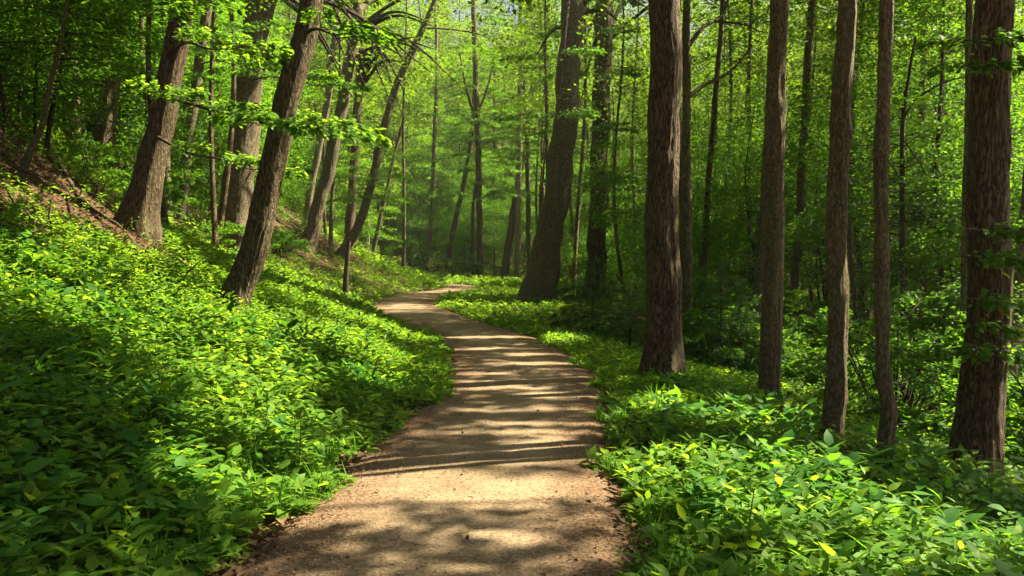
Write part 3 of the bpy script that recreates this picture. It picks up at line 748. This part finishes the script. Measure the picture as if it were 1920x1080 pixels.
# leafy twigs hugging trunks on the right
for key, spots_ in (('R8', [(1835, 75), (1850, 125), (1850, 430), (1830, 480), (1850, 560), (1845, 650), (1800, 600)]), ('R2', [(1118, 60), (1122, 140), (1120, 240), (1125, 330)]), ('R1', [(1050, 100), (1045, 215)])):
    Y = NT[key]['Y']
    for q, (px, py) in enumerate(spots_):
        s_ = Y / 10
        branch_on(key, [(px + 20, py + 15, Y - .1), (px, py + 5, Y - .4 * s_), (px - 20, py, Y - .6 * s_)],
                  [(.2, 200 + 30 * q, .1, .55 * s_), (.5, 300, .0, .6 * s_), (.8, 340 - 20 * q, .1, .55 * s_), (1, 190, 0, .5 * s_)], .085 * (1 + .25 * (s_ - 1)), 330 / s_ ** 1.3, 40 + q, w0=.012)

# ------------------------------------------------------------------ woods behind: understory trees, shrubs and far trees
rr = random.Random(5)
def in_view(x, y, m=0.64): return y > 2 and abs(x / y) < m
placed = [(t['base'][0], t['base'][1]) for t in NT.values()]
def free(x, y, d): return all((x - a) ** 2 + (y - b) ** 2 > d * d for a, b in placed)
pd1 = lambda x, y: float(path_dist(np.array([x]), np.array([y]))[0])

zones = {'L': ('left bank', 'understory trees on the left bank', 'leafy young tree among the trunks up the shaded left bank'),
         'C': ('bend', 'understory trees beyond the bend', 'bright leafy young tree in the wood beyond the path bend'),
         'R': ('right', 'understory trees in the right woods', 'leafy young tree in the dim wood right of the path')}
def zone(x, y):
    px = CX + F * x / y
    return 'L' if px < 640 else ('C' if px < 1090 else 'R')
def hides(x, y, rad):                                       # would this crown stand in front of a trunk the photograph shows clear?
    px = CX + F * x / y
    for t in NT.values():
        A = t['A']; 
        rd = rad * (.6 if x < 0 and y > 15 and t['Y'] < 36 else 1.4)
        if y < t['Y'] - .5 and t['Y'] < 95 and t['e'].name != 'x':
            k = A[:, 2] < 9
            tx = CX + F * A[k, 0] / A[k, 1]
            if tx.min() - F * rd / y < px < tx.max() + F * rd / y: return True
    for h in ((2, 4, 6) if rad < 1.9 else (8, 13, 19)):      # the glade beyond the bend stays sunny
        if -13 < x - h * S[0] / S[2] < 3 and 64 < y - h * S[1] / S[2] < 96: return True
    for (lx, ly, rx, ry) in LIT:                             # leave the sunny stretches of the far path open
        if ly > 22:
            for h in (3, 6, 9, 13):
                if h < rad * 4.5 and math.hypot(x - h * S[0] / S[2] - lx, y - h * S[1] / S[2] - ly) < rad * 1.1 + min(rx, 1): return True
    return False
n_u = 0
for tries in range(4000):
    y = 17 + 60 * rr.random() ** 1.3; x = rr.uniform(-.68, .68) * y
    u = x - float(path_cx(y))
    if pd1(x, y) < 4.2 or not free(x, y, 1.7 + y * .022): continue
    if u < 0 and y < 22 and u > -7: continue
    if u > 0 and y < 20 and u < 5: continue
    if hides(x, y, 1.5): continue
    z_ = zone(x, y)
    k = rr.choice([0, 1, 2, 3] if y > 24 else [0, 2])
    place_proto('understory_tree', UNDER[k], zones[z_][2], 'tree', zones[z_][1], x, y, rr.uniform(.8, 1.25), rr.uniform(0, 6.28))
    placed.append((x, y)); n_u += 1
    if n_u > 190: break
zf = {'L': ('far trees on the left hillside', 'tall far-off tree crowding the hillside on the left'),
      'C': ('far trees beyond the bend', 'tall far-off tree in the bright wood beyond the path bend'),
      'R': ('far trees in the right woods', 'tall far-off tree deep in the wood on the right')}
for (px, Y, k, s_) in ((90, 20, 3, .8), (165, 34, 1, 1.2), (395, 38, 3, 1.2), (310, 36, 1, 1.2), (440, 46, 3, 1.3), (20, 18, 1, .9), (240, 38, 3, 1.2), (60, 34, 3, 1.2), (345, 44, 3, 1.3)):
    x = (px - CX) * Y / F
    place_proto('understory_tree', UNDER[k], zones['L'][2], 'tree', zones['L'][1], x, Y, s_, px * 1.3); placed.append((x, Y))
POLE = []
for k, (H, r0, z0, nb, Lm, lf, dn) in enumerate([(24, .13, 12, 56, 3.6, .2, 12), (21, .10, 9, 56, 3.0, .19, 13)]):
    tr, lv = proto_tree(400 + k, H, r0, z0, nb, Lm, lf, dn, P_tall, .5, (.8 * (-1) ** k, .3), pitch=(.1, .8))
    lm = MB(); add_leaves(lm, *lv)
    POLE.append((tr.mesh('pole_trunk', [B_GREY, B_BROWN][k]), lm.mesh('pole_foliage', M_CANOPY, False), H))
zp = {'L': ('thin trees on the left slope', 'thin straight trunk with high leaves among the trees on the left slope'),
      'C': ('thin trees beyond the bend', 'thin straight trunk with high leaves in the wood beyond the bend'),
      'R': ('thin trees in the right woods', 'thin straight trunk with high leaves standing in the right woods')}
n_p = 0
for tries in range(3000):
    y = rr.uniform(22, 75); x = rr.uniform(-.62, .62) * y
    if pd1(x, y) < 4 or not free(x, y, 1.4) or hides(x, y, .35): continue
    z_ = zone(x, y)
    place_proto('slender_tree', POLE[rr.randrange(2)], zp[z_][1], 'tree', zp[z_][0], x, y, rr.uniform(.85, 1.2), rr.uniform(0, 6.28)); placed.append((x, y)); n_p += 1
    if n_p > 85: break
for (px, Y, k, s_) in ((600, 72, 1, 1.1), (668, 66, 1, 1.1), (715, 84, 0, 1.1), (765, 98, 2, 1.1), (830, 122, 0, 1.2), (880, 128, 2, 1.2), (930, 112, 0, 1.2), (690, 104, 2, 1.2), (1010, 100, 0, 1.15), (1090, 84, 1, 1.1), (640, 96, 0, 1.2)):
    x = (px - CX) * Y / F
    place_proto('tall_tree', FAR[k], zf[zone(x, Y)][1], 'tree', zf[zone(x, Y)][0], x, Y, s_, px * 1.7); placed.append((x, Y))
for (px, Y, k, s_) in ((1190, 52, 0, 1.0), (1345, 44, 0, 1.0), (1400, 56, 1, 1.1), (1525, 42, 1, 1.1), (1615, 50, 0, 1.0), (1740, 46, 1, 1.1), (1790, 38, 0, .95), (1895, 44, 1, 1.1), (1080, 60, 0, 1.1)):
    x = (px - CX) * Y / F
    place_proto('slender_tree', POLE[k], zp[zone(x, Y)][1], 'tree', zp[zone(x, Y)][0], x, Y, s_, px * .7); placed.append((x, Y))
n_g = 0
for tries in range(2000):
    y = rr.uniform(82, 128); x = rr.uniform(-.24, .10) * y
    if not free(x, y, 2.2) or pd1(x, y) < 5: continue
    place_proto('understory_tree', UNDER[rr.choice([0, 1, 3])], zones[zone(x, y)][2], 'tree', zones[zone(x, y)][1], x, y, rr.uniform(1.1, 1.6), rr.uniform(0, 6.28)); placed.append((x, y)); n_g += 1
    if n_g > 48: break
n_f = 0
for tries in range(4000):
    y = 46 + 125 * rr.random() ** .9; x = rr.uniform(-.72, .72) * y
    if pd1(x, y) < 5 or not free(x, y, 3.0 + 1.3 * (y < 75)) or hides(x, y, 1.9): continue
    z_ = zone(x, y)
    place_proto('tall_tree', FAR[rr.randrange(4)], zf[z_][1], 'tree', zf[z_][0], x, y, rr.uniform(.85, 1.2), rr.uniform(0, 6.28))
    placed.append((x, y)); n_f += 1
    if n_f > 290: break

# shrubs: low mounds of leaves in the right hollow and along the far verge
SHRUB = []
for k in range(3):
    r_ = np.random.default_rng(300 + k)
    nb = 26
    O = np.stack([r_.normal(0, .25, nb), r_.normal(0, .25, nb), r_.uniform(.1, 1.2, nb)], 1)
    P, D, N, LL, W, ax = sprays(O, np.arange(nb) * 2.4, r_.uniform(-.1, .9, nb), r_.uniform(.6, 1.2, nb), .085, 230, seed=310 + k, width=.5, droop=.3, flat=.5)
    m = MB(); add_leaves(m, P, D, N, LL, W)
    s_ = MB()
    for j, a in enumerate(ax):
        a = np.vstack([[[0, 0, -.1]], a]); add_tube(s_, a, np.linspace(.012, .003, len(a)), 4)
    SHRUB.append((s_.mesh('shrub_stem', B_DARK), m.mesh('shrub_foliage', M_UNDER, False)))
n_s = 0
for tries in range(3000):
    y = rr.uniform(10, 46) if n_s < 70 else rr.uniform(72, 105); x = rr.uniform(-.66, .66) * y if n_s < 70 else rr.uniform(-.30, .12) * y
    u = x - float(path_cx(y)); p_ = pd1(x, y)
    if u > 0 and (p_ < 4.2 or y < 11): continue
    if u < 0 and (p_ < 6.5 or y < 24): continue
    if y > 20 and 880 < CX + F * x / y < 1250: continue
    if not free(x, y, 1.25): continue
    e = thing('shrub', 'low leafy shrub beyond the end of the path' if y > 60 else 'low leafy shrub filling the dim hollow right of the path' if u > 0 else 'low leafy shrub among the trunks on the left slope', 'shrub', (x, y, terr1(x, y)),
              'shrubs beyond the path' if y > 60 else 'shrubs in the right hollow' if u > 0 else 'shrubs on the left slope', rr.uniform(0, 6.28), rr.uniform(.7, 1.35) * (1.9 if y > 60 else 1))
    k = rr.randrange(3)
    link('stems', SHRUB[k][0], e); link('foliage', SHRUB[k][1], e); placed.append((x, y)); n_s += 1
    if n_s > 82: break

# feathery hemlocks beside the thick trunks
def hemlock(label, px, py, H, Lm, seed, depth=None):
    b = hit(px, py) if depth is None else at(px, py, depth)
    b[2] = terr1(b[0], b[1])
    r_ = np.random.default_rng(seed); nb = int(30 * H)
    zb = np.sort(r_.uniform(.1, 1, nb)) * H
    O = np.stack([np.zeros(nb), np.zeros(nb), zb], 1)
    L = Lm * (1.05 - zb / H) ** .7 * r_.uniform(.7, 1.1, nb) + .1
    P, D, N, LL, W, ax = sprays(O, np.arange(nb) * 2.4, r_.uniform(-.05, .25, nb), L, .085, 460, seed=seed + 1, width=.42, droop=.28, flat=.2)
    ok = ~is_lit(P + b[None])
    e = thing('hemlock_sapling', label, 'shrub', b)
    f = MB(); add_leaves(f, P[ok], D[ok], N[ok], LL[ok], W[ok] * .38)
    t = MB(); add_tube(t, np.array([[0, 0, -.2], [0.02, 0, H * .5], [0, 0, H * 1.02]]), [.035, .02, .004], 6)
    for a in ax: add_tube(t, a, np.linspace(.008, .002, len(a)), 3)
    link('trunk', t.mesh('trunk', B_DARK), e); link('crown', f.mesh('crown', M_CONIFER, False), e)
hemlock('feathery dark evergreen sapling left of the thickest straight trunk', 1110, 640, 2.3, 1.5, 71)
hemlock('small feathery evergreen between the huge flared trunk and the thickest straight one', 1180, 640, 1.7, 1.0, 72, 18)
hemlock('feathery dark evergreen in the gap right of the thickest straight trunk', 1350, 690, 2.4, 1.4, 73, 17)

# ------------------------------------------------------------------ ground cover
def herb_field(npl, ysel, leaf, nleaf, hgt, fine, mat, seed, name, label, stems, wid=(.42, .6), edge=1.08, sideonly=None, up=(.9, -.1), patch=None, xw=.68):
    r_ = np.random.default_rng(seed)
    y = ysel[0] + (ysel[1] - ysel[0]) * r_.random(npl) ** ysel[2]
    x = r_.uniform(-xw, xw, npl) * (y + .8)
    u = x - path_cx(y); pdv = path_dist(x, y)
    jag = edge + (fbm(x * 1.5, y * 1.5) - .5) * .75
    jag = jag + .16 * (u < 0) * (1 - sstep(4.6, 5.8, y))
    k = pdv > jag
    k &= (np.abs(u) < np.where(u < 0, 15 + 40 * sstep(30, 60, y), 11 - 3.5 * sstep(9, 14, y) + 30 * sstep(30, 60, y)))
    den = fbm(x * .8 + 31, y * .8 + 7)
    bare = np.zeros(len(x))
    for (bx, by, br) in ((-9.3, 16, 1.6), (-7, 15, 1.2), (6.6, 11.5, 1.1), (-5.2, 13.8, .8), (4.3, 11.5, .7)): bare = np.maximum(bare, 1 - np.hypot(x - bx, y - by) / br)
    k &= r_.random(npl) < np.clip(1.6 - 1.1 * sstep(2.5, 8, pdv) - 2.2 * np.clip(.42 - den, 0, 1) - 1.6 * bare, .05, 1)
    if sideonly == 'edge': k &= pdv < 2.6
    if patch: k &= fbm(x * .9 + patch * 13, y * .9 + patch) > .50
    k &= r_.random(npl) > .74 * sstep(5.6, 8.0, pdv) * (y < 24) * (y > 9) * (u < 0)
    k &= r_.random(npl) > .6 * (u > 3.2) * (y > 8) * (y < 30)
    x, y, pdv, u = x[k], y[k], pdv[k], u[k]; n = len(x)
    h = hgt * r_.uniform(.55, 1.3, n) * (.30 + .70 * sstep(1.0, 2.6, pdv)) * np.where((u > 0) & (y > 9), .8, 1) * (.75 + .5 * fbm(x * .6, y * .6 + 50))
    z = terrain(x, y)
    nl = r_.integers(nleaf[0], nleaf[1] + 1, n)
    idx = np.repeat(np.arange(n), nl); N = len(idx)
    i_ = np.arange(N) - np.repeat(np.cumsum(nl) - nl, nl)
    fr = (i_ + 1) / nl[idx]
    az = r_.uniform(0, 6.28, n)[idx] + i_ * 2.4 + r_.normal(0, .3, N)
    ln = r_.normal(0, .22, (n, 2)); hh = h[idx]
    B = np.stack([x, y, z], 1)
    stx = lambda f, q: np.stack([ln[q, 0] * h[q] * f * f, ln[q, 1] * h[q] * f * f, h[q] * f], 1)
    P = B[idx] + stx(fr ** .8, idx)
    el = up[0] * (fr - .35) + up[1] + r_.normal(0, .3, N)
    D = np.stack([np.cos(az) * np.cos(el), np.sin(az) * np.cos(el), np.sin(el)], 1)
    L = leaf * r_.uniform(.6, 1.3, N) * (1.15 - .5 * np.abs(fr - .55)) * r_.uniform(.75, 1.25, n)[idx]
    P = P + D * (L * .15)[:, None]
    Nn = np.array([[0, 0, 1.]]) + r_.normal(0, .22, (N, 3))
    m = MB()
    add_leaves(m, P, D, Nn, L, L * r_.uniform(wid[0], wid[1], N), fold=.14, droop=.22, fine=fine)
    if stems:
        v0 = B - np.array([0, 0, .03]); v1 = B + stx(np.full(n, .6), np.arange(n)); v2 = B + stx(np.ones(n), np.arange(n))
        wv = np.zeros((n, 3)); a_ = r_.uniform(0, 3.14, n); wv[:, 0] = np.cos(a_) * .003; wv[:, 1] = np.sin(a_) * .003
        wq = np.stack([-wv[:, 1], wv[:, 0], wv[:, 2]], 1)
        for ww in (wv, wq):
            V = np.stack([v0 - ww, v0 + ww, v1 + ww, v1 - ww, v2], 1).reshape(-1, 3); b = np.arange(n)[:, None] * 5
            m.add(V, [b + np.array([[0, 1, 2, 3]]), b + np.array([[3, 2, 4]])], 1)
    print(name, n, N)
    tag(link(name, m.mesh(name, [mat, M_STEM], fine)), label, 'undergrowth', kind='stuff')

herb_field(7500, (2.2, 10, 1.0), .096, (10, 16), .34, True, M_HERB, 11, 'undergrowth', 'dense leafy green undergrowth in the foreground on both sides of the path', True)
herb_field(3800, (2.2, 11, 1.0), .125, (7, 11), .40, True, M_DEEP, 12, 'broad_leaf_undergrowth', 'darker broad leaves standing among the nearest undergrowth', True, wid=(.5, .72), edge=1.6, patch=3)
herb_field(2600, (2.2, 11, 1.0), .12, (9, 13), .42, True, M_BROAD, 16, 'narrow_leaf_undergrowth', 'narrow pointed leaves on taller stems among the nearest undergrowth', True, wid=(.24, .34), edge=1.5, patch=9)
herb_field(28000, (9, 26, 1.1), .095, (9, 13), .27, False, M_HERB, 13, 'verge_undergrowth', 'green undergrowth covering the bank and verge in the middle distance', False)
herb_field(6000, (9, 24, 1.1), .11, (7, 10), .30, False, M_DEEP, 17, 'dark_undergrowth', 'patches of darker low plants on the bank in the middle distance', False, patch=5, edge=1.5)
herb_field(26000, (22, 110, 1.3), .18, (8, 11), .30, False, M_HERB, 14, 'distant_undergrowth', 'low greenery along the bend and far end of the path', False, edge=1.3)
herb_field(15000, (58, 125, 1.0), .30, (8, 11), .55, False, M_HERB, 19, 'glade_undergrowth', 'bright low greenery in the sunny glade beyond the end of the path', False, edge=1.4, xw=.3)
herb_field(12000, (3.0, 24, 1.2), .04, (9, 14), .13, False, M_HERB, 15, 'edge_weeds', 'small leaved weeds creeping in along both path edges', False, edge=.98, sideonly='edge')
herb_field(5000, (2.4, 14, 1.1), .15, (5, 8), .12, False, M_BROAD, 18, 'grass_blades', 'thin grass blades along the path edges and between the weeds', False, wid=(.04, .07), edge=1.05, sideonly='edge', up=(.3, 1.1))

# dead leaves and grit
def scatter_flat(n, ymax, fn, leaf, name, label, mat, seed):
    r_ = np.random.default_rng(seed)
    y = 2.5 + (ymax - 2.5) * r_.random(n) ** 1.25; x = r_.uniform(-.66, .66, n) * y
    k = fn(x, y, path_dist(x, y), r_); x, y = x[k], y[k]; n = len(x)
    pdv = path_dist(x, y)
    z = np.maximum(terrain(x, y), np.where(pdv < 1.25, .03 - .075 * sstep(.85, 1.3, pdv), -99)) + .012
    az = r_.uniform(0, 6.28, n); P = np.stack([x, y, z], 1)
    D = np.stack([np.cos(az), np.sin(az), r_.normal(.05, .25, n)], 1); N = np.array([[0, 0, 1.]]) + r_.normal(0, .4, (n, 3))
    L = leaf * r_.uniform(.5, 1.3, n)
    m = MB(); add_leaves(m, P, D, N, L, L * r_.uniform(.4, .7, n), fold=.3, droop=-.1)
    tag(link(name, m.mesh(name, mat, False)), label, 'leaf litter', kind='stuff')
scatter_flat(60000, 24, lambda x, y, p, q: (p > 1.0), .075, 'leaf_litter', 'brown dead leaves lying on the forest floor', M_LITTER, 21)
scatter_flat(70000, 22, lambda x, y, p, q: (p < 1.3) & (q.random(len(p)) < .05 + .95 * sstep(.5, 1.0, p)), .022, 'path_debris', 'dark leaf crumbs and twigs scattered along the path edges', M_LITTER, 22)

scatter_flat(40000, 30, lambda x, y, p, q: (p > 6) & (x < 0), .085, 'bank_litter', 'drifts of brown dead leaves on the upper left bank', M_LITTER, 24)
scatter_flat(700, 14, lambda x, y, p, q: (p < 1.15), .04, 'fallen_leaves', 'a few dead leaves and bits of twig lying on the path', M_LITTER, 25)
def pebbles(n, seed):
    r_ = np.random.default_rng(seed)
    y = 3.5 + 11 * r_.random(n) ** 1.6; u = np.clip(r_.normal(0, .75, n), -1.2, 1.2)
    u = np.where(r_.random(n) < .55, np.sign(u) * r_.uniform(.5, 1.2, n), u)
    x = path_cx(y) + u
    s = r_.uniform(.002, .0055, n) * (1 + 1.2 * (r_.random(n) > .97))
    o = np.array([[1, 0, 0], [0, 1, 0], [-1, 0, 0], [0, -1, 0], [0, 0, .7], [0, 0, -.7]])
    v = o[None] * s[:, None, None] * r_.uniform(.6, 1.3, (n, 6, 1))
    a = r_.uniform(0, 6.28, n); c, sn = np.cos(a)[:, None], np.sin(a)[:, None]
    v = np.stack([v[..., 0] * c - v[..., 1] * sn, v[..., 0] * sn + v[..., 1] * c, v[..., 2]], -1)
    z = .012 + .02 * (1 - (u / 1.3) ** 2) - .07 * sstep(.82, 1.3, np.abs(u)) + .004
    v += np.stack([x, y, z], 1)[:, None]
    f = np.array([[0, 1, 4], [1, 2, 4], [2, 3, 4], [3, 0, 4], [1, 0, 5], [2, 1, 5], [3, 2, 5], [0, 3, 5]])
    m = MB(); m.add(v.reshape(-1, 3), [(np.arange(n)[:, None, None] * 6 + f[None]).reshape(-1, 3)])
    tag(link('grit', m.mesh('grit', M_STONE, False)), 'small stones and grit on the sandy path', 'gravel', kind='stuff')
pebbles(16000, 23)

# ------------------------------------------------------------------ single plants one can point to
def plant(name, label, px, py, H, nl, leaf, wid, seed, mat=M_BROAD, tip=.5, lean=.15, cat='plant', depth=None, group=None, stems=1):
    b = hit(px, py) if depth is None else at(px, py, depth)
    r_ = np.random.default_rng(seed)
    e = thing(name, label, cat, (b[0], b[1], terr1(b[0], b[1]) - .01), group)
    sm, lm = MB(), MB()
    for q in range(stems):
        a0 = r_.uniform(0, 6.28); hq = H * (1 if q == 0 else r_.uniform(.6, .95))
        t = np.linspace(0, 1, 8); off = lean * hq * (1 if stems == 1 else 1.8)
        ax = np.stack([math.cos(a0) * off * t ** 1.6, math.sin(a0) * off * t ** 1.6, hq * t], 1)
        add_tube(sm, ax, np.linspace(.006, .0025, 8), 5)
        fr = np.linspace(.28, 1, nl); az = r_.uniform(0, 6.28) + np.arange(nl) * 2.4
        P = np.stack([np.interp(fr, t, ax[:, k]) for k in range(3)], 1)
        el = np.linspace(-.1, tip, nl) + r_.normal(0, .18, nl)
        D = np.stack([np.cos(az) * np.cos(el), np.sin(az) * np.cos(el), np.sin(el)], 1)
        L = leaf * r_.uniform(.75, 1.2, nl) * (1.1 - .4 * np.abs(fr - .6))
        P2 = P + D * (L * .18)[:, None]
        for k in range(nl): add_tube(sm, np.array([P[k], (P[k] + P2[k]) / 2 + [0, 0, .004], P2[k]]), [.002, .0018, .0015], 4)
        add_leaves(lm, P2, D, np.array([[0, 0, 1.]]) + r_.normal(0, .2, (nl, 3)), L, L * wid * r_.uniform(.85, 1.15, nl), fold=.16, droop=.25, fine=True)
    link('stem', sm.mesh('stem', M_STEM), e); link('foliage', lm.mesh('foliage', mat), e)
plant('weed', 'small bright weed growing alone on the right path edge near the bottom of the picture', 1190, 1045, .13, 9, .06, .5, 51, M_HERB, stems=3)
plant('weed', 'leafy weed tuft poking onto the right path edge beside the bright sun patch', 1150, 905, .2, 12, .06, .45, 52, M_HERB, stems=4)
plant('weed', 'low weed at the bottom right path edge in front of the broad leaved clump', 1265, 1060, .16, 9, .07, .5, 53, M_HERB, stems=3)
plant('broad_leaf_plant', 'tall plant with long pointed leaves in the right foreground, leaves sunlit', 1560, 985, .52, 11, .17, .32, 54, tip=.6)
plant('broad_leaf_plant', 'plant with a rosette of long dark drooping leaves low in the right foreground', 1400, 1040, .42, 12, .17, .34, 55, tip=.4)
plant('broad_leaf_plant', 'upright pale stemmed plant near the right edge with arching leaves', 1790, 1010, .5, 10, .15, .36, 56, tip=.7)
plant('broad_leaf_plant', 'plant with round heart shaped leaves in the bottom left corner', 60, 1040, .45, 9, .17, .72, 57)
plant('broad_leaf_plant', 'dark plant with oval leaves at the left edge above the corner plant', 90, 880, .5, 9, .15, .6, 58)
plant('broad_leaf_plant', 'shaded plant with star like spread leaves low on the left between corner and path', 270, 1010, .42, 9, .17, .45, 59)
plant('leafy_stalk', 'tall sunlit leafy stalk standing up at the left path side by the bright patch', 560, 905, .5, 14, .13, .36, 60, M_HERB, tip=.7, stems=3)
plant('leafy_stalk', 'sunlit leafy stalk a little further up the left bank behind the brightest one', 500, 835, .5, 13, .12, .38, 61, M_HERB, tip=.7, stems=2)
plant('leafy_stalk', 'leafy shoot at the left path edge by the narrowest part of the verge', 700, 800, .35, 12, .1, .4, 62, M_HERB, stems=2)

# fallen branches on the bank
def fallen(label, a, b, r0, seed):
    A, B = hit(*a), hit(*b)
    n = 16; t = np.linspace(0, 1, n)
    P = A[None] * (1 - t)[:, None] + B[None] * t[:, None]
    P[:, 2] = terrain(P[:, 0], P[:, 1]) + r0 * .7 + .08 * np.sin(t * 3.1)
    P[:, 0] += .10 * np.sin(t * 7 + seed)
    m = MB(); add_tube(m, P - A, np.linspace(r0, r0 * .35, n), 9)
    for k in (5, 9, 12):
        q = P[k] - A; d = np.array([.3 * math.sin(seed + k), -.25, .3])
        add_tube(m, np.array([q, q + d * .6, q + d * 1.3 + [.1, 0, 0]]), [r0 * .4, r0 * .3, r0 * .1], 5)
    tag(link('fallen_branch', m.mesh('fallen_branch', B_BROWN), None, A), label, 'fallen branch')
fallen('fallen branch lying down the bare bank below the bent sapling', (85, 300), (205, 395), .07, 1)
fallen('thinner dead branch on the leaf litter left of the flared leaning trunk', (120, 340), (250, 470), .04, 2)
fallen('dead limb lying down the slope behind the flared leaning trunk', (300, 395), (395, 440), .06, 4)
fallen('pale dead branch half buried in plants left of the brown curving trunk', (250, 520), (390, 565), .05, 5)
fallen('crooked dead limb on the bare bank, below the two upright left edge trunks', (150, 330), (235, 420), .06, 6)
fallen('long dead branch lying in the plants at the far left of the bank', (10, 400), (120, 450), .05, 7)
fallen('dead branch in the dim hollow left of the dark furrowed trunk', (1700, 800), (1765, 770), .05, 3)

for q in NT: print(q, round(NT[q]['Y'],1), [round(float(v),1) for v in NT[q]['base']])
print('n', n_u, n_f, n_s)

# ------------------------------------------------------------------ the soft air between the trees
hb = MB()
hv = np.array([[x, y, z] for z in (-8, 75) for y in (-58, 300) for x in (-200, 200)], float)
hb.add(hv, [np.array([[0, 2, 3, 1], [4, 5, 7, 6], [0, 1, 5, 4], [2, 6, 7, 3], [0, 4, 6, 2], [1, 3, 7, 5]])])
M_HAZE, _t, _n, _l, _o = new_mat('haze')
_v = _n.new('ShaderNodeVolumePrincipled')
_v.inputs['Color'].default_value = (.95, .95, .85, 1); _v.inputs['Density'].default_value = .0003; _v.inputs['Anisotropy'].default_value = .3
_l.new(_v.outputs[0], _o.inputs['Volume'])
tag(link('haze', hb.mesh('haze', M_HAZE, False)), 'soft bright air between the trees', 'haze', kind='stuff')
cy.volume_bounces = 0
